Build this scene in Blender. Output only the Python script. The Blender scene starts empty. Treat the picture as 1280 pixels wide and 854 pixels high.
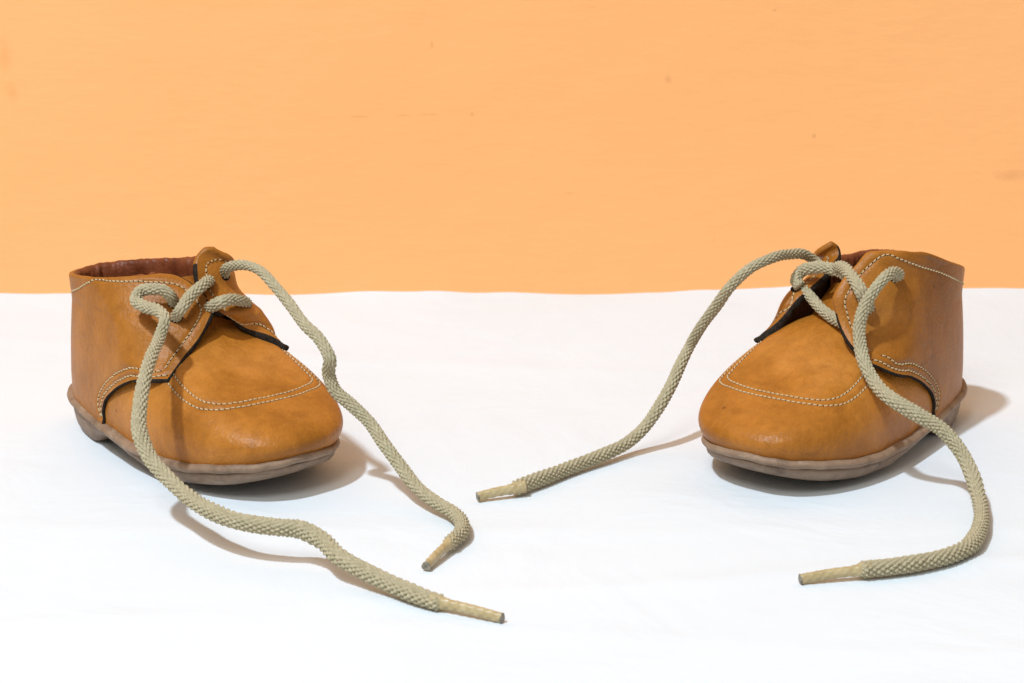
import bpy, bmesh, math, random
import numpy as np
from mathutils import Vector, Matrix, noise
from mathutils.bvhtree import BVHTree

random.seed(7)
S = 0.01                                   # everything below is written in centimetres
scene = bpy.context.scene
col = scene.collection

# ------------------------------------------------------------------ camera
cam_data = bpy.data.cameras.new('camera')
cam = bpy.data.objects.new('camera', cam_data)
col.objects.link(cam)
cam_data.sensor_width = 36.0
cam_data.lens = 36.0 * 3203 / 1280
cam_data.clip_start = 0.01
cam_data.clip_end = 50
cam.matrix_world = (Matrix.Translation((0, 0, 0.23877))
                    @ Matrix.Rotation(math.pi / 2 - 0.25, 4, 'X')
                    @ Matrix.Rotation(-0.0044, 4, 'Z'))
cam_data.dof.use_dof = True
cam_data.dof.focus_distance = 0.79
cam_data.dof.aperture_fstop = 36
scene.camera = cam

# ------------------------------------------------------------------ light
world = bpy.data.worlds.new('World')
scene.world = world
world.use_nodes = True
bg = world.node_tree.nodes['Background']
bg.inputs['Color'].default_value = (1.0, 0.95, 0.88, 1)
bg.inputs['Strength'].default_value = 0.32

def lamp(name, loc, target, size, power, color, shape='DISK'):
    d = bpy.data.lights.new(name, 'AREA')
    d.shape = shape
    d.size = size
    d.energy = power
    d.color = color
    o = bpy.data.objects.new(name, d)
    o.location = loc
    o.rotation_euler = (Vector(target) - Vector(loc)).to_track_quat('-Z', 'Y').to_euler()
    col.objects.link(o)
    return o

lamp('key_lamp', (-1.15, -0.80, 3.20), (0, 0.8, 0), 0.20, 106, (0.88, 0.98, 1.08))
lamp('fill_lamp', (-0.32, -0.35, 1.15), (-0.08, 0.95, 0.12), 0.5, 6.5, (1.0, 0.97, 0.93))

vs = scene.view_settings
vs.view_transform = 'Standard'
vs.look = 'None'
vs.exposure = 0.1
vs.gamma = 1.0
vs.use_curve_mapping = False
scene.cycles.use_denoising = True

# ------------------------------------------------------------------ materials
def new_mat(name):
    m = bpy.data.materials.new(name)
    m.use_nodes = True
    nt = m.node_tree
    return m, nt, nt.nodes['Principled BSDF']

def nd(nt, kind, **kw):
    n = nt.nodes.new(kind)
    for k, v in kw.items():
        if k in n.inputs:
            n.inputs[k].default_value = v
        else:
            setattr(n, k, v)
    return n

def ramp(nt, fac, stops):
    r = nt.nodes.new('ShaderNodeValToRGB')
    e = r.color_ramp.elements
    e[0].position, e[0].color = stops[0][0], (*stops[0][1], 1)
    e[1].position, e[1].color = stops[-1][0], (*stops[-1][1], 1)
    for p, c in stops[1:-1]:
        x = e.new(p)
        x.color = (*c, 1)
    nt.links.new(fac, r.inputs['Fac'])
    return r

def bump(nt, height, strength, dist, prev=None):
    b = nd(nt, 'ShaderNodeBump')
    b.inputs['Strength'].default_value = strength
    b.inputs['Distance'].default_value = dist
    nt.links.new(height, b.inputs['Height'])
    if prev is not None:
        nt.links.new(prev.outputs['Normal'], b.inputs['Normal'])
    return b

def mix(nt, fac, a, b, mode='MIX'):
    m = nt.nodes.new('ShaderNodeMix')
    m.data_type = 'RGBA'
    m.blend_type = mode
    for sock, val in ((m.inputs[0], fac), (m.inputs[6], a), (m.inputs[7], b)):
        if hasattr(val, 'is_output'):
            nt.links.new(val, sock)
        elif isinstance(val, (int, float)):
            sock.default_value = val
        else:
            sock.default_value = (*val, 1)
    return m.outputs[2]

def leather(name, lo, mid, hi, scale=1.0):
    m, nt, p = new_mat(name)
    tc = nd(nt, 'ShaderNodeTexCoord')
    co = tc.outputs['Object']
    big = nd(nt, 'ShaderNodeTexNoise', Scale=38 * scale, Detail=4.0, Roughness=0.55)
    mp = nd(nt, 'ShaderNodeMapping')
    mp.inputs['Scale'].default_value = (1.0, 1.0, 0.55)
    nt.links.new(co, mp.inputs['Vector'])
    nt.links.new(mp.outputs[0], big.inputs['Vector'])
    base = ramp(nt, big.outputs['Fac'], [(0.28, lo), (0.5, mid), (0.74, hi)])
    med = nd(nt, 'ShaderNodeTexNoise', Scale=135, Detail=5.0, Roughness=0.62, Distortion=0.3)
    nt.links.new(mp.outputs[0], med.inputs['Vector'])
    fine = nd(nt, 'ShaderNodeTexNoise', Scale=420, Detail=5.0, Roughness=0.65)
    nt.links.new(co, fine.inputs['Vector'])
    fr = ramp(nt, fine.outputs['Fac'], [(0.3, (0.72, 0.70, 0.68)), (0.7, (1.0, 1.0, 1.0))])
    mr_ = ramp(nt, med.outputs['Fac'], [(0.32, (0.66, 0.60, 0.52)), (0.62, (1.06, 1.05, 1.03))])
    c0 = mix(nt, 0.42, base.outputs['Color'], mr_.outputs['Color'], 'MULTIPLY')
    c1 = mix(nt, 0.6, c0, fr.outputs['Color'], 'MULTIPLY')
    # scuffs: thin darker streaks
    st = nd(nt, 'ShaderNodeTexNoise', Scale=150, Detail=6.0, Roughness=0.7, Distortion=0.8)
    mp2 = nd(nt, 'ShaderNodeMapping')
    mp2.inputs['Scale'].default_value = (0.35, 0.35, 1.4)
    mp2.inputs['Rotation'].default_value = (0.5, 0.3, 0.9)
    nt.links.new(co, mp2.inputs['Vector'])
    nt.links.new(mp2.outputs[0], st.inputs['Vector'])
    sr = ramp(nt, st.outputs['Fac'], [(0.58, (1, 1, 1)), (0.72, (0.62, 0.58, 0.5))])
    c2 = mix(nt, 0.6, c1, sr.outputs['Color'], 'MULTIPLY')
    vs_ = nd(nt, 'ShaderNodeTexVoronoi', Scale=95, Randomness=1.0)
    nt.links.new(co, vs_.inputs['Vector'])
    vr = ramp(nt, vs_.outputs['Distance'], [(0.045, (0.25, 0.2, 0.16)), (0.075, (1, 1, 1))])
    gate = nd(nt, 'ShaderNodeTexNoise', Scale=55, Detail=1.0)
    nt.links.new(co, gate.inputs['Vector'])
    gr = ramp(nt, gate.outputs['Fac'], [(0.56, (0, 0, 0)), (0.60, (0.7, 0.7, 0.7))])
    c3 = mix(nt, gr.outputs['Color'], c2, mix(nt, 1.0, c2, vr.outputs['Color'], 'MULTIPLY'))
    # dry rubbed patches, paler and less glossy
    rb = nd(nt, 'ShaderNodeTexNoise', Scale=70, Detail=7.0, Roughness=0.72, Distortion=0.4)
    nt.links.new(co, rb.inputs['Vector'])
    rbr = ramp(nt, rb.outputs['Fac'], [(0.60, (0, 0, 0)), (0.78, (0.45, 0.45, 0.45))])
    c4 = mix(nt, rbr.outputs['Color'], c3, hi, 'MIX')
    nt.links.new(c4, p.inputs['Base Color'])
    rr = nd(nt, 'ShaderNodeMapRange')
    rr.inputs['To Min'].default_value = 0.32
    rr.inputs['To Max'].default_value = 0.52
    nt.links.new(fine.outputs['Fac'], rr.inputs['Value'])
    nt.links.new(rr.outputs[0], p.inputs['Roughness'])
    p.inputs['Specular IOR Level'].default_value = 0.26
    vo = nd(nt, 'ShaderNodeTexVoronoi', Scale=950)
    nt.links.new(co, vo.inputs['Vector'])
    b1 = bump(nt, vo.outputs['Distance'], 0.28, 0.0004)
    b2 = bump(nt, fine.outputs['Fac'], 0.22, 0.0007, b1)
    b3 = bump(nt, med.outputs['Fac'], 0.25, 0.0016, b2)
    nt.links.new(b3.outputs['Normal'], p.inputs['Normal'])
    return m

M = {}
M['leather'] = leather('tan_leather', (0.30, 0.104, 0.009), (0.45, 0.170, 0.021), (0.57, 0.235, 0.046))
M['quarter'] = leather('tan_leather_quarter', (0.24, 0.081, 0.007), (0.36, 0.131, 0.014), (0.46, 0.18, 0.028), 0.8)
M['suede'] = leather('raw_leather_back', (0.10, 0.042, 0.018), (0.14, 0.062, 0.028), (0.18, 0.085, 0.04))
M['lining'] = leather('lining_leather', (0.13, 0.030, 0.010), (0.20, 0.052, 0.018), (0.28, 0.085, 0.032), 2.5)

def simple(name, c1, c2, scale, rough, bstr, bdist, spec=0.3):
    m, nt, p = new_mat(name)
    tc = nd(nt, 'ShaderNodeTexCoord')
    n = nd(nt, 'ShaderNodeTexNoise', Scale=scale, Detail=6.0, Roughness=0.65)
    nt.links.new(tc.outputs['Object'], n.inputs['Vector'])
    r = ramp(nt, n.outputs['Fac'], [(0.3, c1), (0.7, c2)])
    nt.links.new(r.outputs['Color'], p.inputs['Base Color'])
    p.inputs['Roughness'].default_value = rough
    p.inputs['Specular IOR Level'].default_value = spec
    b = bump(nt, n.outputs['Fac'], bstr, bdist)
    nt.links.new(b.outputs['Normal'], p.inputs['Normal'])
    return m

M['edge'] = simple('dark_cut_edge', (0.012, 0.010, 0.008), (0.045, 0.034, 0.026), 900, 0.95, 0.6, 0.001, 0.1)
def rubber_mat(name, c1, c2, worn):
    m = simple(name, c1, c2, 130, 0.6, 0.3, 0.0009, 0.35)
    nt = m.node_tree
    p = nt.nodes['Principled BSDF']
    src = p.inputs['Base Color'].links[0].from_socket
    tc = nd(nt, 'ShaderNodeTexCoord')
    n = nd(nt, 'ShaderNodeTexNoise', Scale=330, Detail=8.0, Roughness=0.75, Distortion=0.5)
    mp = nd(nt, 'ShaderNodeMapping')
    mp.inputs['Scale'].default_value = (0.4, 0.4, 1.5)
    nt.links.new(tc.outputs['Object'], mp.inputs['Vector'])
    nt.links.new(mp.outputs[0], n.inputs['Vector'])
    r = ramp(nt, n.outputs['Fac'], [(0.54, (0, 0, 0)), (0.68, (0.75, 0.75, 0.75))])
    c = mix(nt, r.outputs['Color'], src, worn)
    n2 = nd(nt, 'ShaderNodeTexNoise', Scale=90, Detail=6.0, Roughness=0.7)
    nt.links.new(tc.outputs['Object'], n2.inputs['Vector'])
    r2 = ramp(nt, n2.outputs['Fac'], [(0.33, (0.45, 0.42, 0.40)), (0.5, (1, 1, 1))])
    c = mix(nt, 0.8, c, r2.outputs['Color'], 'MULTIPLY')
    nt.links.new(c, p.inputs['Base Color'])
    return m

M['rubber'] = rubber_mat('sole_rubber', (0.21, 0.135, 0.085), (0.32, 0.215, 0.142), (0.44, 0.33, 0.235))
M['rubber_low'] = rubber_mat('outsole_rubber', (0.19, 0.125, 0.082), (0.29, 0.20, 0.138), (0.38, 0.285, 0.205))
M['thread'] = simple('pale_thread', (0.45, 0.335, 0.185), (0.60, 0.475, 0.295), 900, 0.8, 0.2, 0.0003, 0.2)
M['hole'] = simple('punched_hole', (0.012, 0.008, 0.006), (0.02, 0.012, 0.008), 900, 0.9, 0.2, 0.0003, 0.1)
M['insole'] = simple('insole_leather', (0.10, 0.045, 0.02), (0.15, 0.07, 0.03), 200, 0.7, 0.2, 0.0005, 0.2)
M['cord'] = simple('braided_cord', (0.34, 0.295, 0.18), (0.50, 0.44, 0.295), 700, 0.82, 0.35, 0.0004, 0.2)
M['aglet'] = simple('glazed_cord_end', (0.36, 0.27, 0.125), (0.52, 0.42, 0.23), 260, 0.38, 0.2, 0.0004, 0.5)
M['burnt'] = simple('melted_tip', (0.08, 0.07, 0.05), (0.36, 0.32, 0.24), 900, 0.45, 0.6, 0.0006, 0.4)

MARKS = [(-3.13, 10.16, 0.08, 0.22, 0.5), (-6.14, 7.26, 0.6, 0.05, 0.4), (-4.44, 7.31, 0.6, 0.045, 0.4), (-3.16, 7.34, 0.5, 0.045, 0.4),
         (-1.56, 7.33, 0.10, 0.10, 0.65), (6.26, 8.75, 0.16, 0.22, 0.4), (12.13, 6.4, 0.10, 0.10, 0.6), (20.15, 4.73, 0.8, 0.28, 0.4),
         (-20.1, 9.8, 0.35, 0.9, 0.28), (-19.9, 8.3, 0.3, 0.45, 0.28), (10.45, 11.44, 0.12, 0.08, 0.45), (2.3, 4.1, 0.25, 0.05, 0.25), (8.2, 2.2, 0.06, 0.3, 0.2)]

def wall_mat():
    m, nt, p = new_mat('orange_wall_paint')
    tc = nd(nt, 'ShaderNodeTexCoord')
    co = tc.outputs['Object']
    n1 = nd(nt, 'ShaderNodeTexNoise', Scale=4, Detail=3.0, Roughness=0.5)
    nt.links.new(co, n1.inputs['Vector'])
    r = ramp(nt, n1.outputs['Fac'], [(0.3, (0.94, 0.445, 0.166)), (0.7, (0.96, 0.47, 0.182))])
    sp = nd(nt, 'ShaderNodeTexNoise', Scale=34, Detail=2.0, Roughness=0.5)
    nt.links.new(co, sp.inputs['Vector'])
    sr = ramp(nt, sp.outputs['Fac'], [(0.76, (1, 1, 1)), (0.80, (0.80, 0.70, 0.55))])
    c = mix(nt, 0.6, r.outputs['Color'], sr.outputs['Color'], 'MULTIPLY')
    # small scuffs, rub marks and pin holes on the paint: (x, z, half width, half height) in cm, strength
    wn = nd(nt, 'ShaderNodeTexNoise', Scale=220, Detail=4.0, Roughness=0.7)
    nt.links.new(co, wn.inputs['Vector'])
    for (mx, mz, hx, hz, st) in MARKS:
        mp_ = nd(nt, 'ShaderNodeMapping')
        mp_.inputs['Scale'].default_value = (1 / (hx * S), 0.0, 1 / (hz * S))
        mp_.inputs['Location'].default_value = (-mx / hx, 0, -mz / hz)
        nt.links.new(co, mp_.inputs['Vector'])
        ln_ = nd(nt, 'ShaderNodeVectorMath', operation='LENGTH')
        nt.links.new(mp_.outputs[0], ln_.inputs[0])
        ad = nd(nt, 'ShaderNodeMath', operation='MULTIPLY_ADD')
        nt.links.new(wn.outputs['Fac'], ad.inputs[0])
        ad.inputs[1].default_value = 1.6
        nt.links.new(ln_.outputs['Value'], ad.inputs[2])
        mr = nd(nt, 'ShaderNodeMapRange')
        mr.inputs['From Min'].default_value = 1.0
        mr.inputs['From Max'].default_value = 1.9
        mr.inputs['To Min'].default_value = st
        mr.inputs['To Max'].default_value = 0.0
        nt.links.new(ad.outputs[0], mr.inputs['Value'])
        c = mix(nt, mr.outputs[0], c, (0.68, 0.30, 0.105))
    nt.links.new(c, p.inputs['Base Color'])
    p.inputs['Roughness'].default_value = 0.62
    p.inputs['Specular IOR Level'].default_value = 0.2
    # brushed plaster: soft horizontal strokes and small lumps
    mp = nd(nt, 'ShaderNodeMapping')
    mp.inputs['Scale'].default_value = (0.35, 1, 1)
    nt.links.new(co, mp.inputs['Vector'])
    n2 = nd(nt, 'ShaderNodeTexNoise', Scale=160, Detail=5.0, Roughness=0.6)
    nt.links.new(mp.outputs[0], n2.inputs['Vector'])
    n3 = nd(nt, 'ShaderNodeTexNoise', Scale=14, Detail=3.0, Roughness=0.5)
    nt.links.new(co, n3.inputs['Vector'])
    b1 = bump(nt, n2.outputs['Fac'], 0.30, 0.0014)
    b2 = bump(nt, n3.outputs['Fac'], 0.30, 0.006, b1)
    nt.links.new(b2.outputs['Normal'], p.inputs['Normal'])
    return m

def cloth_mat():
    m, nt, p = new_mat('white_cloth')
    tc = nd(nt, 'ShaderNodeTexCoord')
    co = tc.outputs['Object']
    n1 = nd(nt, 'ShaderNodeTexNoise', Scale=7, Detail=4.0, Roughness=0.5)
    nt.links.new(co, n1.inputs['Vector'])
    r = ramp(nt, n1.outputs['Fac'], [(0.3, (0.685, 0.755, 0.80)), (0.7, (0.715, 0.78, 0.825))])
    nt.links.new(r.outputs['Color'], p.inputs['Base Color'])
    p.inputs['Roughness'].default_value = 0.8
    p.inputs['Specular IOR Level'].default_value = 0.15
    n2 = nd(nt, 'ShaderNodeTexNoise', Scale=900, Detail=3.0, Roughness=0.5)
    nt.links.new(co, n2.inputs['Vector'])
    n3 = nd(nt, 'ShaderNodeTexNoise', Scale=16, Detail=4.0, Roughness=0.55, Distortion=0.6)
    nt.links.new(co, n3.inputs['Vector'])
    b1 = bump(nt, n2.outputs['Fac'], 0.08, 0.0004)
    b2 = bump(nt, n3.outputs['Fac'], 0.30, 0.006, b1)
    nt.links.new(b2.outputs['Normal'], p.inputs['Normal'])
    return m

M['wall'] = wall_mat()
M['cloth'] = cloth_mat()

# ------------------------------------------------------------------ mesh helpers
def tag(o, label=None, cat=None, group=None, kind=None):
    for k, v in (('label', label), ('category', cat), ('group', group), ('kind', kind)):
        if v:
            o[k] = v

def link_mesh(name, verts, faces, mats, parent=None, mirror=False, fmat=None, smooth=True, recalc=True):
    """verts in cm; mirror flips local y (the two shoes are a mirrored pair)"""
    v = np.asarray(verts, float) * S
    if mirror:
        v = v * np.array([1, -1, 1])
    me = bpy.data.meshes.new(name)
    me.from_pydata(v.tolist(), [], [list(f) for f in faces])
    for m in mats:
        me.materials.append(m)
    if fmat is not None:
        me.polygons.foreach_set('material_index', np.asarray(fmat, dtype=np.int32))
    if recalc or mirror:
        bm = bmesh.new()
        bm.from_mesh(me)
        if recalc:
            bmesh.ops.recalc_face_normals(bm, faces=bm.faces)
        else:
            bmesh.ops.reverse_faces(bm, faces=bm.faces)
        bm.to_mesh(me)
        bm.free()
    me.polygons.foreach_set('use_smooth', np.full(len(me.polygons), smooth))
    me.update()
    o = bpy.data.objects.new(name, me)
    col.objects.link(o)
    if parent is not None:
        o.parent = parent
    return o

def spline(pts, n):
    """centripetal-ish Catmull-Rom through pts, resampled to n points even in arc length"""
    P = np.asarray(pts, float)
    A = np.vstack([2 * P[0] - P[1], P, 2 * P[-1] - P[-2]])
    seg = []
    for i in range(1, len(A) - 2):
        p0, p1, p2, p3 = A[i - 1], A[i], A[i + 1], A[i + 2]
        d1 = max(np.linalg.norm(p2 - p1), 1e-6)
        d0 = max(np.linalg.norm(p1 - p0), 1e-6)
        d2 = max(np.linalg.norm(p3 - p2), 1e-6)
        m1 = d1 * ((p1 - p0) / d0 * d1 + (p2 - p1) / d1 * d0) / (d0 + d1)
        m2 = d1 * ((p2 - p1) / d1 * d2 + (p3 - p2) / d2 * d1) / (d1 + d2)
        t = np.linspace(0, 1, 24, endpoint=False)[:, None]
        h00 = 2 * t**3 - 3 * t**2 + 1
        h10 = t**3 - 2 * t**2 + t
        h01 = -2 * t**3 + 3 * t**2
        h11 = t**3 - t**2
        seg.append(h00 * p1 + h10 * m1 + h01 * p2 + h11 * m2)
    seg.append(P[-1:])
    Q = np.vstack(seg)
    d = np.r_[0, np.cumsum(np.linalg.norm(np.diff(Q, axis=0), axis=1))]
    s = np.linspace(0, d[-1], n)
    return np.stack([np.interp(s, d, Q[:, k]) for k in range(3)], 1)

def arclen(P):
    return float(np.linalg.norm(np.diff(np.asarray(P, float), axis=0), axis=1).sum())

def sstep(a, b, x):
    t = np.clip((np.asarray(x, float) - a) / (b - a), 0, 1)
    return t * t * (3 - 2 * t)

def grid_normals(G):
    du = np.gradient(G, axis=0)
    dv = np.gradient(G, axis=1)
    n = np.cross(du, dv)
    return n / np.maximum(np.linalg.norm(n, axis=2, keepdims=True), 1e-9)

def shell(G, th, sign=1, edge_round=0.35):
    """closed sheet of thickness th under grid G (outer side = G). returns verts, faces, face materials
    (0 outer, 1 inner, 2 cut edge). sign flips the side of the normals."""
    ni, nj = G.shape[:2]
    N = grid_normals(G) * sign
    tha = np.asarray(th, float)
    if tha.ndim == 1:
        tha = np.repeat(tha[:, None], nj, 1)
    elif tha.ndim == 0:
        tha = np.full((ni, nj), float(th))
    inner = G - N * tha[..., None]
    V = [G.reshape(-1, 3), inner.reshape(-1, 3)]
    F, FM = [], []
    idx = lambda i, j: i * nj + j
    off = ni * nj
    for i in range(ni - 1):
        for j in range(nj - 1):
            F.append((idx(i, j), idx(i + 1, j), idx(i + 1, j + 1), idx(i, j + 1)))
            FM.append(0)
    for i in range(ni - 1):
        for j in range(nj - 1):
            F.append((off + idx(i, j), off + idx(i, j + 1), off + idx(i + 1, j + 1), off + idx(i + 1, j)))
            FM.append(1)
    loop = ([(i, 0) for i in range(ni)] + [(ni - 1, j) for j in range(1, nj)]
            + [(i, nj - 1) for i in range(ni - 2, -1, -1)] + [(0, j) for j in range(nj - 2, 0, -1)])
    # separate rim ring so that the cut edge keeps a crisp line against the grain side
    o1 = np.array([G[i, j] for i, j in loop])
    i1 = np.array([inner[i, j] for i, j in loop])
    tn = np.roll(o1, -1, 0) - np.roll(o1, 1, 0)
    tn /= np.maximum(np.linalg.norm(tn, axis=1, keepdims=True), 1e-9)
    nn = np.array([N[i, j] for i, j in loop])
    out = np.cross(tn, nn)
    cen = np.array([G[min(max(i, 1), ni - 2), min(max(j, 1), nj - 2)] for i, j in loop])
    flip = np.sign(((o1 - cen) * out).sum(1))
    flip[flip == 0] = 1
    out *= flip[:, None]
    th = np.array([tha[i, j] for i, j in loop])[:, None]
    m = len(loop)
    base = 2 * ni * nj
    rings = [o1, o1 - nn * th * 0.15 + out * th * edge_round * 0.8, o1 - nn * th * 0.5 + out * th * edge_round,
             o1 - nn * th * 0.85 + out * th * edge_round * 0.8, i1]
    for r in rings:
        V.append(r)
    for k in range(len(rings) - 1):
        a, b = base + k * m, base + (k + 1) * m
        for q in range(m):
            q2 = (q + 1) % m
            F.append((a + q, b + q, b + q2, a + q2))
            FM.append(2)
    return np.vstack(V), F, FM

def tube(path, radius, nring=16, caps=True):
    """plain tube along path; radius scalar or array"""
    P = np.asarray(path, float)
    n = len(P)
    T = np.gradient(P, axis=0)
    T /= np.linalg.norm(T, axis=1, keepdims=True)
    up = np.array([0, 0, 1.0])
    U = np.zeros_like(P)
    u = up - T[0] * (up @ T[0])
    if np.linalg.norm(u) < 0.1:
        u = np.array([1.0, 0, 0]) - T[0] * T[0][0]
    u /= np.linalg.norm(u)
    for i in range(n):
        u = u - T[i] * (u @ T[i])
        u /= np.linalg.norm(u)
        U[i] = u
    W = np.cross(T, U)
    return P, T, U, W

def tube_mesh(path, rad_fn, nring, flat=1.0):
    """rad_fn(theta[ring], s[path]) -> radius array (n, nring)"""
    P, T, U, W = tube(path, 1)
    n = len(P)
    s = np.r_[0, np.cumsum(np.linalg.norm(np.diff(P, axis=0), axis=1))]
    th = np.linspace(0, 2 * np.pi, nring, endpoint=False)
    R = rad_fn(th, s)
    V = P[:, None, :] + R[..., None] * (np.cos(th)[None, :, None] * U[:, None, :] * flat + np.sin(th)[None, :, None] * W[:, None, :])
    V = V.reshape(-1, 3)
    i = np.arange(n - 1)[:, None] * nring
    j = np.arange(nring)[None, :]
    j2 = (j + 1) % nring
    F = np.stack([i + j, i + j2, i + nring + j2, i + nring + j], -1).reshape(-1, 4).tolist()
    F.append(list(range(nring))[::-1])
    F.append([(n - 1) * nring + k for k in range(nring)])
    return V, F

# ------------------------------------------------------------------ setting
def sheet(name, nx, ny, fn, mat):
    V = [fn(i / nx, j / ny) for j in range(ny + 1) for i in range(nx + 1)]
    F = [(j * (nx + 1) + i, j * (nx + 1) + i + 1, (j + 1) * (nx + 1) + i + 1, (j + 1) * (nx + 1) + i)
         for j in range(ny) for i in range(nx)]
    return link_mesh(name, V, F, [mat], recalc=False)

WALL_Y = 101.55

def cloth_height(x, y):
    h = 0.10 * noise.noise(Vector((x * 0.05, y * 0.08, 3.1)))
    # a few shallow creases left from folding
    for (a, b, c, amp, wd) in ((0.10, 1.0, -62.5, 0.10, 0.55), (-0.16, 1.0, -66.0, 0.08, 0.6), (0.03, 1.0, -71.5, 0.05, 0.6), (-0.05, 1.0, -57.0, 0.09, 0.7),
                               (0.22, 1.0, -90.0, 0.05, 0.7), (1.0, -0.35, 24.0, 0.04, 0.6)):
        d = a * x + b * y + c + 0.9 * noise.noise(Vector((x * 0.12, y * 0.12, c)))
        h += amp * math.exp(-(d / wd) ** 2) * (0.6 + 0.6 * noise.noise(Vector((x * 0.06, 0.7, c))))
    return h - 0.035

def table_fn(u, v):
    x = -70 + 140 * u
    y = 10 + (WALL_Y + 0.4 - 10) * v
    h = cloth_height(x, y)
    edge = max(0.0, (y - (WALL_Y - 2.5)) / 2.9)
    h += 0.2 * edge * edge * (0.6 + 1.7 * noise.noise(Vector((x * 0.11, 5.5, 1.0))) + 0.5 * noise.noise(Vector((x * 0.5, 2.5, 1.0))))
    return (x, y, h)

o = sheet('tabletop', 280, 260, table_fn, M['cloth'])
tag(o, kind='structure')

def wall_fn(u, v):
    x = -110 + 220 * u
    z = -3 + 113 * v
    return (x, WALL_Y + 0.12 * noise.noise(Vector((x * 0.06, z * 0.08, 9.0))), z)

o = sheet('wall', 90, 60, wall_fn, M['wall'])
tag(o, kind='structure')

# ------------------------------------------------------------------ shoe shape (local cm: x heel->toe, y>0 the side facing the camera, z up)
def wid(k):
    return 2.387 + (3.2 - 2.387) / (1 + np.exp(-(k - 0.45) * 8))

def centre(x):
    return 0.556 * np.clip((np.asarray(x, float) / 12.5 - 0.3) / 0.7, 0, 1) ** 1.5

def rim_outline(t, inset=0.0):
    c, s = np.cos(t), np.sin(t)
    Lh = 6.25 - inset
    x = 6.25 + Lh * np.sign(c) * np.abs(c) ** 0.85
    k = x / 12.5
    y0 = (wid(k) - inset) * np.sign(s) * np.abs(s) ** 0.8
    x = x + 0.06 * y0 * np.clip((k - 0.5) / 0.5, 0, 1) ** 2
    return x, y0 + centre(x)

def rim_z(x):
    k = np.asarray(x, float) / 12.5
    return 0.863 + 0.419 * np.clip((0.5 - k) / 0.5, 0, 1) + 0.506 * np.clip((k - 0.6) / 0.4, 0, 1) ** 2

def heel_x(z):
    return np.interp(z, [1.0, 2.0, 3.2, 4.45, 5.0, 5.8], [0.34, 0.33, 0.40, 0.50, 0.36, 0.14])

def hw(x, z):
    x = np.asarray(x, float)
    xs = x - (heel_x(z) - 0.2)
    kk = np.clip((xs - 0.2) / 12.1, 0, 1)
    m = np.abs(2 * kk - 1) ** (1 / 0.85)
    base = (wid(x / 12.5) - 0.24) * np.sqrt(np.clip(1 - m * m, 0, 1)) ** 0.8
    u = np.clip((xs - 0.2) / 8.6, 0, 1)
    top = 1.95 * np.clip(1 - np.abs(2 * u - 1) ** 2.3, 0, 1) ** 0.5
    e = np.clip((np.asarray(z, float) - 1) / 4.8, 0, 1)
    return base + (top - base) * e ** 1.25 + 0.10 * np.sin(np.pi * e) * np.clip(kk * 8, 0, 1)

def side_y(x, z, sg):
    return centre(x) + sg * hw(x, z)

LN = [(7.82, 2.3, 3.13), (7.63, 1.5, 3.69), (7.57, 0.85, 4.18), (7.44, 0.4, 4.63), (7.22, 0.1, 4.85), (6.96, 0.0, 5.02), (6.75, 0.05, 5.28), (6.47, 0.15, 5.48), (6.17, 0.3, 5.69), (5.86, 0.5, 5.83), (5.43, 0.75, 5.86)]
LF = [(8.08, -2.25, 3.44), (7.82, -1.75, 3.81), (7.45, -1.05, 4.12), (7.35, -0.6, 4.44), (7.33, -0.25, 4.7), (7.18, -0.05, 4.89), (6.97, 0.0, 5.07), (6.41, -0.05, 5.52), (6.28, -0.1, 5.99), (6.16, -0.2, 6.24), (6.11, -0.4, 6.43), (6.19, -0.6, 6.52), (6.26, -0.8, 6.51)]
RN = [(7.9, 2.3, 3.5), (7.93, 1.5, 4.02), (7.79, 0.9, 4.79), (7.8, 0.8, 5.32), (7.5, 0.85, 5.76), (6.95, 1.0, 6.24), (6.58, 1.25, 6.64), (6.04, 1.4, 6.65), (5.43, 1.6, 6.57)]
RF = [(7.76, -2.3, 3.51), (7.2, -1.8, 4.04), (6.7, -1.45, 4.72), (6.17, -1.3, 5.05), (5.7, -1.2, 5.3), (5.17, -1.2, 5.63), (4.58, -1.3, 6.0), (4.59, -1.36, 6.12), (4.74, -1.45, 6.18)]
Lnear = [(6.18, 0.77, 4.93), (6.41, 0.96, 5.11), (6.54, 1.07, 5.21), (6.73, 1.3, 5.43), (6.64, 1.5, 5.63), (6.39, 1.75, 5.66), (6.14, 2.0, 5.6), (6.15, 2.2, 5.4), (6.72, 2.3, 5.26), (7.52, 2.35, 5.27), (8.1, 2.5, 5.1), (8.14, 2.7, 4.7), (9.0, 3.66, 4.35), (9.82, 4.53, 3.9), (10.33, 5.06, 3.35), (10.76, 5.42, 2.75), (11.4, 5.52, 2.05), (12.14, 5.51, 1.65), (13.08, 5.55, 1.35), (14.51, 5.69, 1.2), (15.8, 5.59, 1.15), (16.77, 5.07, 1.1), (17.29, 4.62, 1.05), (17.98, 4.46, 0.9), (19.17, 4.72, 0.72), (20.0, 4.56, 0.5), (21.37, 4.44, 0.34), (22.67, 4.29, 0.26), (22.88, 4.25, 0.26), (24.57, 3.64, 0.13)]
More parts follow.
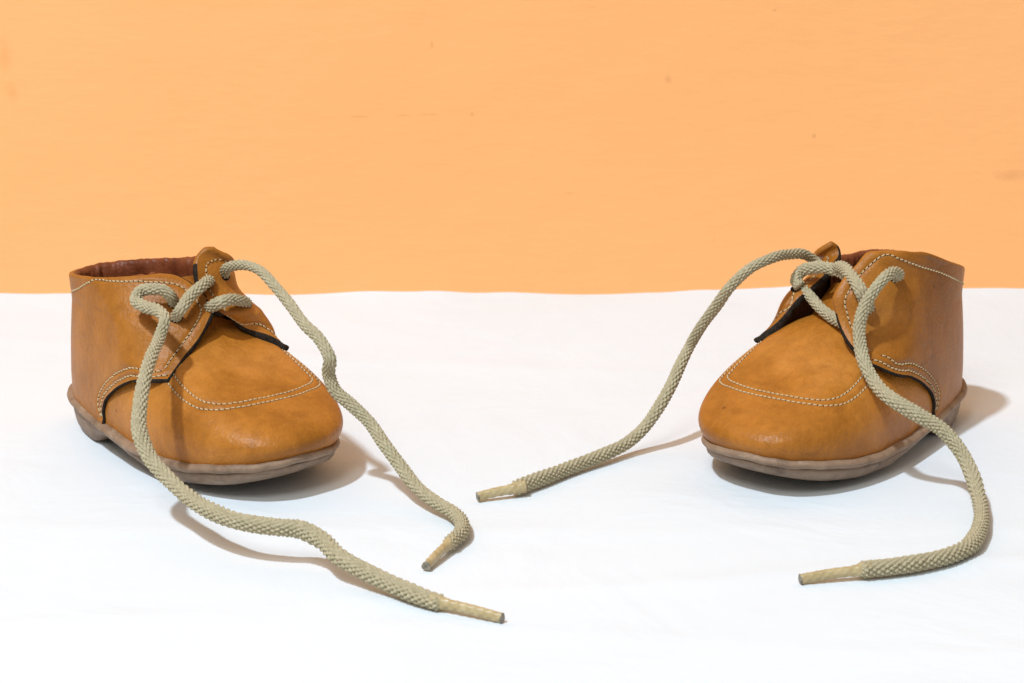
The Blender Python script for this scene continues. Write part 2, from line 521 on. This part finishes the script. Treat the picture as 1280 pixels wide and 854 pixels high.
Lfar = [(6.05, -0.93, 5.57), (6.37, -1.03, 5.67), (6.73, -0.9, 5.96), (7.16, -0.9, 6.13), (7.91, -0.85, 6.26), (8.78, -0.75, 6.21), (9.5, -0.65, 5.94), (10.44, -0.5, 5.54), (11.33, -0.4, 5.03), (12.06, -0.4, 4.68), (12.45, -0.45, 4.17), (12.2, -0.6, 3.59), (12.33, -0.7, 3.12), (12.76, -1.0, 2.66), (13.23, -1.26, 2.2), (13.92, -1.31, 1.6), (14.58, -1.37, 1.05), (15.42, -1.28, 0.6), (16.45, -1.17, 0.36), (17.28, -1.07, 0.28), (18.3, -0.56, 0.27), (18.96, 0.12, 0.27), (19.23, 0.66, 0.27), (19.39, 0.96, 0.26), (20.08, 2.38, 0.13)]
Rfar = [(5.4, -1.35, 5.54), (5.19, -1.75, 5.69), (5.58, -1.9, 5.95), (6.46, -1.9, 6.12), (7.63, -1.8, 6.2), (8.44, -2.05, 5.96), (8.8, -2.5, 5.4), (8.78, -3.1, 4.63), (8.73, -3.75, 3.81), (8.66, -4.23, 3.1), (9.29, -4.13, 2.6), (9.8, -4.06, 2.1), (10.39, -4.08, 1.5), (10.98, -4.25, 0.85), (11.66, -4.36, 0.5), (12.6, -4.41, 0.36), (14.07, -4.51, 0.26), (15.67, -4.45, 0.26), (16.83, -4.42, 0.26), (17.12, -4.39, 0.26), (18.14, -4.98, 0.13)]
Rnear = [(5.98, 1.54, 5.74), (6.09, 1.85, 5.87), (6.14, 2.01, 5.93), (6.9, 2.25, 6.2), (7.46, 2.3, 6.07), (7.78, 2.2, 5.76), (7.98, 2.0, 5.23), (8.14, 1.95, 4.62), (8.22, 2.05, 4.14), (8.43, 2.35, 3.67), (8.55, 2.8, 3.17), (9.02, 3.79, 2.85), (8.76, 4.53, 2.45), (8.35, 5.17, 2.0), (8.21, 5.76, 1.4), (8.61, 6.46, 0.85), (9.24, 7.06, 0.5), (10.37, 7.87, 0.33), (11.72, 8.56, 0.26), (12.96, 8.95, 0.26), (13.89, 8.93, 0.26), (14.86, 8.63, 0.26), (15.77, 8.18, 0.26), (16.37, 7.79, 0.26), (16.51, 7.72, 0.26), (17.86, 6.7, 0.13)]
Lbar1 = [(6.72, 1.08, 4.48), (6.84, 1.19, 4.73), (7.27, 1.3, 5.08), (7.1, 0.8, 5.41), (6.95, 0.25, 5.61), (6.43, -0.45, 5.61)]
Lbar2 = [(6.58, -0.05, 4.66), (7.18, 0.1, 4.94), (7.6, 0.0, 5.16), (7.59, -0.45, 5.17), (7.51, -0.85, 5.05), (7.16, -1.29, 4.79), (7.0, -1.17, 4.57)]
Lbar3 = [(6.8, 0.25, 4.33), (6.9, -0.05, 4.4), (6.91, -0.45, 4.39), (6.8, -1.0, 4.19)]
Rbar1 = [(6.43, -1.5, 5.12), (6.37, -1.7, 5.26), (6.23, -1.65, 5.51), (6.21, -1.2, 5.73), (6.17, -0.7, 5.8), (6.18, -0.2, 5.77), (6.67, 0.5, 5.77)]
Rbar3 = [(5.81, -0.7, 5.65), (6.45, 0.1, 5.99), (7.17, 0.95, 5.95), (7.66, 1.65, 5.66), (7.48, 1.75, 5.25), (7.2, 1.63, 5.03), (7.01, 1.4, 4.99)]
Rbar2 = [(6.2, -1.5, 4.97), (6.36, -1.1, 4.79), (6.68, -0.5, 4.58), (6.91, 0.1, 4.43), (7.27, 0.8, 4.42)]
LHN = [(6.41, 0.96, 5.11), (6.84, 1.19, 4.73)]
LHF = [(6.37, -1.03, 5.67), (7.16, -1.29, 4.79)]
RHN = [(6.09, 1.85, 5.87), (7.2, 1.63, 5.03)]
RHF = [(5.05, -1.8, 6.03), (6.41, -1.7, 5.19)]

LOW = [(4.34, 0, 0.80), (4.30, 0, 1.05), (4.33, 0, 1.32), (4.50, 0, 1.72), (5.18, 0, 2.27), (6.25, 0, 2.82), (7.10, 0, 3.08)]

def quarter_grid(front, sg, ztop, wrap_tip, wrap_mid, wrap_high, wrap_top, zpow=1.0, sharp=0.0, lift=0.13, nbody=72, nflap=52):
    low = [(x, float(side_y(x, z, sg)) + sg * lift, z) for x, y, z in LOW]
    A = spline(low + [tuple(front[0])], 60)
    B = spline(front, 104)
    Fp = np.vstack([A, B[1:]])          # the tip stays a corner
    n, na = len(Fp), len(A)
    d = np.r_[0, np.cumsum(np.linalg.norm(np.diff(Fp, axis=0), axis=1))]
    d /= d[-1]
    rows = []
    ss = np.linspace(0, 1, nbody)
    g = 0.8 * (1 - np.cos(ss * np.pi / 2)) + 0.2 * ss ** 1.6
    tb = np.linspace(0, 1, nflap + 1)[1:, None]
    for b in range(n):
        f = Fp[b]
        up = 0.0 if b < na else (b - na + 1) / (n - na)
        wf = float(sstep(-0.02, 0.14 if sg > 0 else 0.34, up)) if b >= na - 1 else 0.0
        zh = 1.15 + (ztop - 1.15) * d[b]
        xh = float(heel_x(zh))
        D = 1.1 + (2.3 - 1.1) * float(sstep(na * 0.5, na + 24, b))
        x1 = f[0] - D
        fr = (x1 - xh) / (f[0] - xh)
        x = xh + (x1 - xh) * g
        zz = lambda xx: zh + (f[2] - zh) * np.clip((xx - xh) / (f[0] - xh), 0, None) ** (1 + (zpow - 1) * up)
        z = zz(x)
        y = side_y(x, z, sg) + sg * lift * sstep(0, .3, ss)
        y[0] = 0
        body = np.stack([x, y, z], 1)
        P0 = body[-1]
        e = 0.15
        tg = np.array([e, float(side_y(x1, zz(x1), sg) - side_y(x1 - e, zz(x1 - e), sg)), float(zz(x1) - zz(x1 - e))]) / e
        P1 = P0 + tg * D * 0.42
        back = np.array([x1 - f[0], float(side_y(f[0] - D * 0.35, zz(f[0] - D * 0.35), sg)) + sg * lift - f[1], 0])
        back = np.array([-D * 0.35, back[1], zz(f[0] - D * 0.35) - f[2]])
        w4 = np.array([wrap_tip, wrap_mid, wrap_high, wrap_top], float)
        wr = np.array([np.interp(up, [0.0, 0.45, 0.86, 1.0], w4[:, c]) for c in range(3)])
        P2 = f + back * (1 - wf) + wr * wf
        k_ = sharp * float(sstep(0.45, 0.9, up))
        P1 = P1 * (1 - k_) + (P2 + np.array([-0.35, sg * 0.05, -0.12])) * k_
        fl = (1 - tb)**3 * P0 + 3 * tb * (1 - tb)**2 * P1 + 3 * tb * tb * (1 - tb) * P2 + tb**3 * f
        rows.append(np.vstack([body, fl]))
    G = np.array(rows)
    # relax the rows a little so that neighbouring curves flow into each other
    for _ in range(8):
        H = G.copy()
        H[1:-1, 1:-1] = 0.5 * G[1:-1, 1:-1] + 0.25 * (G[:-2, 1:-1] + G[2:, 1:-1])
        G = H
    return G, Fp, na

def bvh_of(V, F):
    return BVHTree.FromPolygons([tuple(v) for v in V], [tuple(f) for f in F])

STITCH = []
def capsule(c, t, nrm, ln, r):
    """one stitch: a short bowed thread lying on the surface"""
    t = t / np.linalg.norm(t)
    nrm = nrm - t * (nrm @ t)
    nrm /= np.linalg.norm(nrm)
    w = np.cross(nrm, t)
    V, F = [], []
    prof = [(-0.5, 0.3, -0.9), (-0.42, 0.8, -0.3), (-0.2, 1.0, 0.1), (0.2, 1.0, 0.1), (0.42, 0.8, -0.3), (0.5, 0.3, -0.9)]
    for a, k, h in prof:
        for q in range(6):
            an = q * math.pi / 3
            V.append(c + t * ln * a + nrm * (r * h + r * k * math.sin(an)) + w * (r * k * math.cos(an)))
    for i in range(len(prof) - 1):
        for q in range(6):
            q2 = (q + 1) % 6
            F.append((i * 6 + q, i * 6 + q2, (i + 1) * 6 + q2, (i + 1) * 6 + q))
    F.append(tuple(range(5, -1, -1)))
    F.append(tuple(range((len(prof) - 1) * 6, len(prof) * 6)))
    return V, F

def stitches_along(acc, path, tree, step=0.168, ln=0.140, r=0.026, outward=None):
    L = arclen(path)
    n = max(int(L / step), 2)
    Q = spline(path, n * 2 + 1)
    for i in range(1, len(Q) - 1, 2):
        t = Q[i + 1] - Q[i - 1]
        hit, nr, _, _ = tree.find_nearest(Vector(Q[i]))
        if hit is None:
            continue
        nr = np.array(nr)
        if outward is not None and nr @ outward(np.array(hit)) < 0:
            nr = -nr
        jit = (random.random() - 0.5)
        t = t / np.linalg.norm(t)
        t = t + np.cross(nr, t) * (0.16 + 0.08 * jit)       # each stitch lies slightly across the seam
        V, F = capsule(np.array(hit) + nr * 0.012, t, nr, ln * (1 + 0.12 * jit), r)
        o0 = len(acc[0])
        acc[0].extend(V)
        acc[1].extend([tuple(k + o0 for k in f) for f in F])
        acc[2].extend([0] * len(F))
        # needle hole where the next stitch dives in
        h3 = tree.find_nearest(Vector(Q[i + 1]))
        hc, hn = np.array(h3[0]), np.array(h3[1])
        if hn @ nr < 0:
            hn = -hn
        e1 = t / np.linalg.norm(t)
        e1 = e1 - hn * (e1 @ hn)
        e1 /= np.linalg.norm(e1)
        e2 = np.cross(hn, e1)
        o0 = len(acc[0])
        for q in range(8):
            an = q * math.pi / 4
            acc[0].append(hc + hn * 0.006 + 0.026 * (e1 * math.cos(an) * 1.1 + e2 * math.sin(an) * 0.9))
        acc[1].append(tuple(range(o0, o0 + 8)))
        acc[2].append(1)

def inset_curve(C, tree, dist, inward, passes=2):
    """offset a boundary curve by dist within the surface, towards the side given by inward(point)"""
    C = np.asarray(C, float)
    T = np.gradient(C, axis=0)
    out = []
    for p, t in zip(C, T):
        hit, nr, _, _ = tree.find_nearest(Vector(p))
        nr = np.array(nr)
        d = np.cross(nr, t)
        d /= max(np.linalg.norm(d), 1e-9)
        if d @ inward(p) < 0:
            d = -d
        h2 = tree.find_nearest(Vector(p + d * dist))[0]
        out.append(np.array(h2))
    out = np.array(out)
    k = np.array([1, 2, 3, 2, 1]) / 9.0
    for _ in range(passes):
        pad = np.vstack([out[:1]] * 2 + [out] + [out[-1:]] * 2)
        out = np.stack([np.convolve(pad[:, c], k, 'valid') for c in range(3)], 1)
    return out

def vamp_grid(tongue_z, nu=220, nv=120):
    t0 = 1.98
    G = np.zeros((nu, nv, 3))
    for i, t in enumerate(np.linspace(t0, -t0, nu)):
        x, y = rim_outline(np.array(t), 0.26 - 0.12 * max(math.cos(t), 0))
        x, y = float(x), float(y)
        x2, y2 = rim_outline(np.array(t), 0.0)
        out = np.array([float(x2) - x, float(y2) - y, 0])
        out /= max(np.linalg.norm(out), 1e-6)
        toe = max(math.cos(t), 0) ** 1.5
        q = t / t0
        P0 = np.array([x, y, float(rim_z(x)) - 0.06])
        Tp = np.array([6.1 - 0.5 * q * q, 1.35 * q, tongue_z - 0.75 * q * q])
        P1 = P0 + out * (0.22 + 0.80 * toe + 0.25 * float(sstep(0.1, 0.6, -t) * sstep(-1.5, -0.8, t))) + np.array([0, 0, 1.60 - 0.42 * toe])
        fs = float(sstep(0.15, 1.2, -t))
        P1 = P1 + np.array([0.0, -0.10, 0.30]) * fs
        lam = 0.58 + 0.15 * toe
        P2 = Tp + (P0 - Tp) * np.array([lam, lam, 0]) + np.array([0, 0, (P0[2] - Tp[2]) * (0.17 + 0.57 * toe)])
        P2 = P2 + np.array([0.15, -0.45, 0.38]) * fs
        s = np.linspace(0, 1, nv)[:, None]
        G[i] = (1 - s)**3 * P0 + 3 * s * (1 - s)**2 * P1 + 3 * s * s * (1 - s) * P2 + s**3 * Tp
    return G

APRON = [(7.66, 2.25), (8.39, 2.40), (9.06, 2.46), (9.66, 2.40), (10.20, 2.10), (10.55, 1.52), (10.68, 0.78),
         (10.66, -0.18), (10.52, -1.05), (10.26, -1.72), (9.96, -2.02), (9.4, -2.12), (8.6, -2.18), (7.7, -2.28)]

def cord_segment(path, r=(0.24, 0.24), seed=0, flat=0.94):
    """braided cord; r lists the radius from start to end"""
    L = arclen(path)
    n = int(L / 0.030)
    P = spline(path, n)
    NC = 10
    nring = NC * 6
    def rad(th, s):
        tw = 0.25 * np.sin(s * 0.5 + seed)
        a = NC / 2 * (th[None, :] + tw[:, None]) + np.pi * s[:, None] / 0.25
        b = NC / 2 * (th[None, :] + tw[:, None]) - np.pi * s[:, None] / 0.25
        ca, cb = np.abs(np.cos(a)), np.abs(np.cos(b))
        over = np.where(np.mod(np.floor((a + np.pi / 2) / np.pi) + np.floor((b + np.pi / 2) / np.pi), 2) < 1, ca ** 0.9 * cb ** 0.35, ca ** 0.35 * cb ** 0.9)
        wob = 1 + 0.03 * np.sin(s * 1.7 + seed * 2.1) + 0.02 * np.sin(s * 4.3 + seed)
        ov = 1 + 0.07 * np.cos(2 * (th[None, :] + 0.5 * np.sin(s * 0.55 + seed)[:, None]))
        rr = np.interp(s / s[-1], np.linspace(0, 1, len(r)), r)
        rr = rr * (1 - 0.35 * np.clip(1 - (s[-1] - s) / 0.12, 0, 1) ** 2)
        return (rr * wob)[:, None] * ov * (0.61 + 0.43 * over)
    return tube_mesh(P, rad, nring, flat)

def cord_end(p0, p1, r0=0.138):
    """the glazed, stiffened end: thinner than the cord, faint braid under the glaze, melted dark tip"""
    p0, p1 = np.asarray(p0, float), np.asarray(p1, float)
    d = (p1 - p0)
    L = np.linalg.norm(d)
    d /= L
    P = spline([p0 - d * 0.35, p0, p0 + d * L * 0.5 + np.array([0, 0, 0.02]), p1], int(L / 0.03))
    def rad(th, s):
        u = th / (2 * np.pi) * 8
        ph = s[:, None] / 0.26
        h = np.abs(np.cos(np.pi * (u[None, :] * 0.5 + ph))) * np.abs(np.cos(np.pi * (u[None, :] * 0.5 - ph)))
        tap = np.interp(s, [0, 0.35, 0.6, s[-1]], [1.25, 1.2, 1.0, 0.95])
        return r0 * tap[:, None] * (0.90 + 0.16 * h) * (1 + 0.12 * np.cos(2 * th)[None, :])
    V, F = tube_mesh(P, rad, 32)
    tip = tube_mesh(np.array([p1 - d * 0.02, p1 + d * 0.005, p1 + d * 0.02, p1 + d * 0.025]),
                    lambda th, s: r0 * np.array([1.0, 1.03, 0.9, 0.55])[:, None] * (0.98 + 0.1 * np.sin(3 * th + 1)[None, :]), 24)
    return (V, F), tip

def build_shoe(name, label, side, X0, Y0, theta, near, far, tongue_z, tongue_top, laces, ends, holes, ztop_near, ztop_far, collar_near, collar_far, wn, wf_, tan_from, nlin):
    mirror = side < 0
    ax = np.array([-side * math.sin(theta), -math.cos(theta)])
    org = np.array([X0, Y0]) - 6.25 * ax
    root = bpy.data.objects.new(name, None)
    root.empty_display_size = 0.02
    col.objects.link(root)
    root.location = (org[0] * S, org[1] * S, 0)
    root.rotation_euler = (0, 0, math.atan2(ax[1], ax[0]))
    tag(root, label, 'shoe', 'pair of tan baby shoes')
    put = lambda nm, V, F, mats, parent=root, **kw: link_mesh(nm, V, F, mats, parent, mirror, **kw)

    # --- sole: welt bead on top, outsole with heel block, arch and toe spring below
    nt_ = 180
    tt = np.linspace(0, 2 * np.pi, nt_, endpoint=False)
    def ring(inset, zf):
        x, y = rim_outline(tt, inset)
        return np.stack([x, y, zf(x)], 1)
    wob = lambda x: rim_z(x) + 0.018 * np.sin(tt * 9 + 1) + 0.012 * np.sin(tt * 23)
    prof = [(0.62, 0.02), (0.16, 0.01), (0.06, -0.015), (0.0, -0.07), (-0.02, -0.14), (0.01, -0.21), (0.07, -0.255), (0.16, -0.27), (0.6, -0.27)]
    R = [ring(i, lambda x, dz=dz: wob(x) + dz) for i, dz in prof]
    V = np.vstack(R)
    F = []
    for a in range(len(R) - 1):
        for q in range(nt_):
            q2 = (q + 1) % nt_
            F.append((a * nt_ + q, a * nt_ + q2, (a + 1) * nt_ + q2, (a + 1) * nt_ + q))
    a = len(R) - 1
    for q in range(nt_):
        q2 = (q + 1) % nt_
        F.append((a * nt_ + q, a * nt_ + q2, q2, q))
    sole = put('sole', V, F, [M['rubber']])
    sole['label'] = 'brown rubber sole with raised rim'
    def zbot(x):
        z = np.interp(x, [0, 3.1, 3.45, 4.2, 5.6, 7.4, 9.2, 10.6, 11.6, 12.6], [0, 0, 0.16, 0.46, 0.36, 0.03, 0.03, 0.22, 0.50, 0.86])
        return z
    heelin = lambda x: 0.10 * (1 - sstep(2.6, 4.2, x))
    def ring2(inset, f):
        x, y = rim_outline(tt, inset)
        return np.stack([x, y, rim_z(x) - 0.26 + f * (zbot(x) - rim_z(x) + 0.26)], 1)
    def ring3(ia, ib, f):
        x0, _ = rim_outline(tt, 0.2)
        hb = 1 - sstep(2.8, 3.9, x0)
        xa, ya = rim_outline(tt, ia)
        xb, yb = rim_outline(tt, ib)
        x, y = xb + (xa - xb) * hb, yb + (ya - yb) * hb
        return np.stack([x, y, rim_z(x) - 0.26 + f * (zbot(x) - rim_z(x) + 0.26)], 1)
    R = [ring3(*q) for q in ((0.14, 0.14, 0.0), (0.17, 0.15, 0.22), (0.21, 0.19, 0.46), (0.25, 0.30, 0.66), (0.30, 0.55, 0.82), (0.38, 0.95, 0.96), (0.55, 1.3, 1.0), (1.4, 1.7, 1.0))]
    V = np.vstack(R)
    F = [(a * nt_ + q, a * nt_ + (q + 1) % nt_, (a + 1) * nt_ + (q + 1) % nt_, (a + 1) * nt_ + q) for a in range(len(R) - 1) for q in range(nt_)]
    F.append([(len(R) - 1) * nt_ + q for q in range(nt_)])
    F.append([q for q in range(nt_)][::-1])
    put('outsole', V, F, [M['rubber_low']], sole)

    # --- vamp with toe
    G = vamp_grid(tongue_z)
    ap = spline([(x, y, 0) for x, y in APRON], 160)
    tn_ = np.gradient(ap, axis=0)
    tn_ /= np.linalg.norm(tn_, axis=1, keepdims=True)
    an_ = np.stack([-tn_[:, 1], tn_[:, 0], 0 * tn_[:, 0]], 1)
    if an_[80][0] > 0:
        an_ = -an_
    NG = grid_normals(G)
    if NG[110, 40][2] < 0:
        NG = -NG
    flat_ = G.reshape(-1, 3)[:, :2]
    dep = np.zeros(len(flat_))
    for sc in (0.0, 0.24):
        c_ = (ap + an_ * sc)[:, :2]
        dm = np.full(len(flat_), 9.0)
        for q in c_:
            dm = np.minimum(dm, np.hypot(flat_[:, 0] - q[0], flat_[:, 1] - q[1]))
        dep += 0.04 * np.exp(-(dm / 0.075) ** 2)
        if sc > 0:
            dmid = dm
    G = G - NG * dep.reshape(G.shape[:2])[..., None]
    V, F, FM = shell(G, 0.14, 1)
    if grid_normals(G)[110, 40][2] < 0:
        V, F, FM = shell(G, 0.14, -1)
    put('vamp', V, F, [M['leather'], M['suede'], M['edge']], fmat=FM)
    vt = bvh_of(G.reshape(-1, 3), [(i * G.shape[1] + j, (i + 1) * G.shape[1] + j, (i + 1) * G.shape[1] + j + 1, i * G.shape[1] + j + 1)
                                   for i in range(G.shape[0] - 1) for j in range(G.shape[1] - 1)])
    acc = ([], [], [])
    up = lambda p: np.array([0.35, 0, 1.0])
    for k, sc in enumerate((0.0, 0.24)):
        pts = []
        A = spline([(x, y, 0) for x, y in APRON], 70)
        Tn = np.gradient(A, axis=0)
        Tn /= np.linalg.norm(Tn, axis=1, keepdims=True)
        nrm = np.stack([-Tn[:, 1], Tn[:, 0], 0 * Tn[:, 0]], 1)
        if (nrm[35][0]) > 0:
            nrm = -nrm
        A = A + nrm * sc
        for p in A:
            hit = vt.ray_cast(Vector((p[0], p[1], 9)), Vector((0, 0, -1)))[0]
            if hit is not None:
                pts.append(np.array(hit))
        stitches_along(acc, np.array(pts), vt, outward=up)

    # --- the two quarters with their lace flaps
    quarters = []
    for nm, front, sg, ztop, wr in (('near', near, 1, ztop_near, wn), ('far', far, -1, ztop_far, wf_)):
        Q, Fp, nlow = quarter_grid(front, sg, ztop, *wr)
        N = grid_normals(Q)
        sign = 1 if N[18, 50][1] * sg > 0 else -1
        qf = [(i * Q.shape[1] + j, (i + 1) * Q.shape[1] + j, (i + 1) * Q.shape[1] + j + 1, i * Q.shape[1] + j + 1)
              for i in range(Q.shape[0] - 1) for j in range(Q.shape[1] - 1)]
        tree = bvh_of(Q.reshape(-1, 3), qf)
        ctr = np.array([5.0, sg * 1.9, 4.2])
        inward = lambda p, c=ctr: c - p
        ow = lambda p, s_=sg: np.array([0.15, s_ * 1.0, 0.35])
        lowc = Fp[4:nlow]
        upc = inset_curve(Fp[nlow + 2:], tree, 0.30, inward, 10)
        cpts = [(x, float(side_y(x, z, sg)), z) for x, z in (collar_near if sg > 0 else collar_far)]
        seams = [inset_curve(lowc, tree, 0.17, inward), inset_curve(lowc[:-3], tree, 0.42, inward),
                 np.vstack([upc[3:-16:2], spline([upc[-16]] + cpts, 40)[2:]])]
        # each seam pulls the leather in a little
        NQ = N * sign
        fq = Q.reshape(-1, 3)
        dep = np.zeros(len(fq))
        for cv in seams:
            dm = np.full(len(fq), 9.0)
            for p_ in spline(cv, int(arclen(cv) / 0.06)):
                dm = np.minimum(dm, np.linalg.norm(fq - p_, axis=1))
            dep += 0.045 * np.exp(-(dm / 0.08) ** 2)
        Q = Q - NQ * dep.reshape(Q.shape[:2])[..., None]
        tree = bvh_of(Q.reshape(-1, 3), qf)
        for cv in seams:
            stitches_along(acc, cv, tree, outward=ow)
        V, F, FM = shell(Q, 0.12 + (0.15 if sg > 0 else 0.24) * sstep(nlow - 8, nlow + 10, np.arange(Q.shape[0])) * (1 - (0.45 if sg > 0 else 0.66) * sstep(nlow + 50, Q.shape[0], np.arange(Q.shape[0]))), sign)
        # collar line and heel seam are turned over, so their edge shows the grain side
        ni, nj = Q.shape[:2]
        m = 2 * (ni - 1) + 2 * (nj - 1)
        e0 = 2 * (ni - 1) * (nj - 1)
        FM = np.array(FM)
        for r_ in range(4):
            a0 = e0 + r_ * m
            FM[a0:a0 + ni - 1] = 0
            FM[a0 + ni - 1:a0 + ni - 1 + nj - 1] = 0
            tf = tan_from[0 if sg > 0 else 1]
            if tf is not None:
                k0 = a0 + ni - 1 + nj - 1
                FM[k0:k0 + int((1 - tf) * (ni - nlow))] = 0
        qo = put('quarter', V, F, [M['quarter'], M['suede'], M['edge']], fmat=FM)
        quarters.append((qo, Q, tree, sg, sign))
    st = put('stitching', acc[0], acc[1], [M['thread'], M['hole']], fmat=acc[2], recalc=False)
    tag(st, kind='stuff')

    # --- padded collar lining, running round the opening from flap to flap
    tops = []
    for qo, Q, tree, sg, sign in quarters:
        row = Q[-1]
        tops.append(row[:nlin[0]] if sg > 0 else row[:nlin[1]])
    path = np.vstack([tops[0][::-1], tops[1][1:]])
    path = spline(path[::5], 160)
    T = np.gradient(path, axis=0)
    T /= np.linalg.norm(T, axis=1, keepdims=True)
    cen = np.array([3.4, 0, 5.4])
    inn = np.cross(T, np.array([0, 0, 1.0]))
    inn /= np.linalg.norm(inn, axis=1, keepdims=True)
    if inn[80] @ (cen - path[80]) < 0:
        inn = -inn
    prof = [(0.10, -0.02), (0.13, 0.07), (0.20, 0.13), (0.30, 0.12), (0.38, 0.02), (0.41, -0.15), (0.40, -0.4), (0.38, -0.9), (0.40, -1.6), (0.4, -2.6), (0.4, -3.9)]
    LG = np.zeros((160, len(prof), 3))
    for i in range(160):
        for j, (a, b) in enumerate(prof):
            wr = noise.noise(Vector((path[i][0] * 3.2, path[i][1] * 3.2, j * 0.35 + side * 5)))
            wr2 = noise.noise(Vector((i * 0.55, j * 0.5, side * 3)))
            wr3 = noise.noise(Vector((i * 0.9, j * 0.35, side * 7 + 2.0)))
            k = 0.08 * wr + 0.07 * wr2 + 0.06 * wr3 if j > 1 else 0.02 * wr
            LG[i, j] = path[i] + inn[i] * (a + k) + np.array([0, 0, b + 0.5 * k - 0.16 * (1 - float(sstep(45, 74, i))) + (0.10 * float(sstep(84, 104, i)) + (0.20 if side > 0 else 0.03) * float(sstep(64, 82, i) * (1 - sstep(112, 140, i)))) * (1 if 0 < j < 7 else 0)])
    V = LG.reshape(-1, 3)
    nj = len(prof)
    F = [(i * nj + j, (i + 1) * nj + j, (i + 1) * nj + j + 1, i * nj + j + 1) for i in range(159) for j in range(nj - 1)]
    put('lining', V, F, [M['lining']])
    x, y = rim_outline(tt, 0.5)
    V = np.stack([x, y, rim_z(x) + 0.25], 1)
    put('insole', V, [list(range(nt_))], [M['insole']])

    # --- tongue tucked behind the flaps
    TG = np.zeros((14, 16, 3))
    for i in range(14):
        a = i / 13
        for j in range(16):
            b = j / 15
            y = (b - 0.5) * 2 * (1.25 + 0.15 * a)
            TG[i, j] = (6.5 - 1.45 * a + 0.1 * math.sin(3 * a) - 0.22 * y * y, y, tongue_z - 0.25 + (tongue_top - tongue_z + 0.25) * a - 0.16 * y * y * (1 - .5 * a))
    V, F, FM = shell(TG, 0.12, 1 if grid_normals(TG)[6, 8][0] > 0 else -1)
    put('tongue', V, F, [M['quarter'], M['suede'], M['edge']], fmat=FM)

    # --- punched eyelets
    for (h, ig, hr) in holes:
        qo, Q, tree, sg, sign = quarters[ig]
        hit, nr, _, _ = tree.find_nearest(Vector(h))
        hit, nr = np.array(hit), np.array(nr)
        if nr @ np.array([0.15, sg, 0.4]) < 0:
            nr = -nr
        P = np.array([hit - nr * 0.24, hit - nr * 0.05, hit + nr * 0.006, hit + nr * 0.010])
        V, F = tube_mesh(P, lambda th, s: hr * np.array([0.85, 1.0, 1.02, 0.85])[:, None] * np.ones((1, 20)), 20)
        put('eyelet', V, F, [M['hole']], qo)

    # --- the lace, one braided cord with two glazed ends
    V, F = [], []
    for k, (pth, rr) in enumerate(laces):
        v, f = cord_segment(pth, rr, seed=k * 1.3 + side)
        o0 = sum(len(q) for q in V)
        V.append(v)
        F.extend([[c + o0 for c in ff] for ff in f])
    lace = put('shoelace', np.vstack(V), F, [M['cord']], recalc=False)
    lace['label'] = 'khaki braided cord lace, untied, its two ends hanging to the table'
    for p0, p1 in ends:
        (v, f), (v2, f2) = cord_end(p0, p1)
        n0 = len(v)
        put('lace_end', np.vstack([v, v2]), f + [[c + n0 for c in ff] for ff in f2], [M['aglet'], M['burnt']], lace,
            fmat=[0] * len(f) + [1] * len(f2), recalc=False)
    return root

def seg(P):
    return P[:-1], (P[-2], P[-1])

ln, lne = seg(Lnear)
lf, lfe = seg(Lfar)
rn, rne = seg(Rnear)
rf, rfe = seg(Rfar)

build_shoe('baby_shoe', 'tan leather baby shoe on the left, lace flaps drawn together over its tongue', -1,
           -10.081, 79.456, 0.748, LN, LF, 4.6, 5.5,
           [(ln, (0.195, 0.205, 0.235, 0.252, 0.262, 0.262)), (lf, (0.178, 0.184, 0.205, 0.228, 0.24)), (Lbar1, (0.20, 0.205)), (Lbar2, (0.20, 0.205))], [lne, lfe],
           [(p, 0, 0.2) for p in LHN] + [(p, 1, 0.2) for p in LHF], 5.08, 5.10,
           [(4.6, 5.72), (3.6, 5.5), (2.4, 5.0), (1.2, 4.65), (0.4, 4.5)],
           [(4.6, 5.75), (3.6, 5.55), (2.4, 5.0), (1.2, 4.65), (0.4, 4.5)],
           ((-0.5, 0.55, -0.1), (-0.2, 0.85, -0.1), (-0.1, 0.8, 0), (-0.1, 0.8, 0)), ((0.3, -0.9, 0.42), (0.95, -2.0, -0.1), (0.65, -1.75, -0.45), (0.2, -0.8, -0.75), 2.2, 0.45), (None, 0.84), (122, 108))
build_shoe('baby_shoe', 'tan leather baby shoe on the right, lace flaps spread wide open', 1,
           10.538, 79.646, 0.723, RN, RF, 4.6, 5.1,
           [(rn, (0.195, 0.205, 0.235, 0.252, 0.262, 0.262)), (rf, (0.178, 0.184, 0.205, 0.228, 0.24)), (Rbar1, (0.20, 0.205)), (Rbar2, (0.20, 0.205)), (Rbar3, (0.2, 0.22))], [rne, rfe],
           [(p, 0, 0.2) for p in RHN] + [(RHF[1], 1, 0.2)], 4.95, 5.05,
           [(4.8, 5.98), (3.8, 5.62), (2.4, 5.08), (1.2, 4.68), (0.4, 4.48)],
           [(3.8, 5.6), (3.2, 5.4), (2.4, 5.0), (1.2, 4.65), (0.4, 4.5)],
           ((-0.3, 0.3, 0.1), (-0.25, 0.7, 0.0), (-0.25, 0.6, 0), (-0.25, 0.6, 0)), ((0.0, -0.3, 0.2), (0.45, -0.85, 0.2), (0.55, -0.8, -0.25), (0.5, -0.7, -0.55), 2.2, 0.8), (0.35, 0.96), (80, 100))
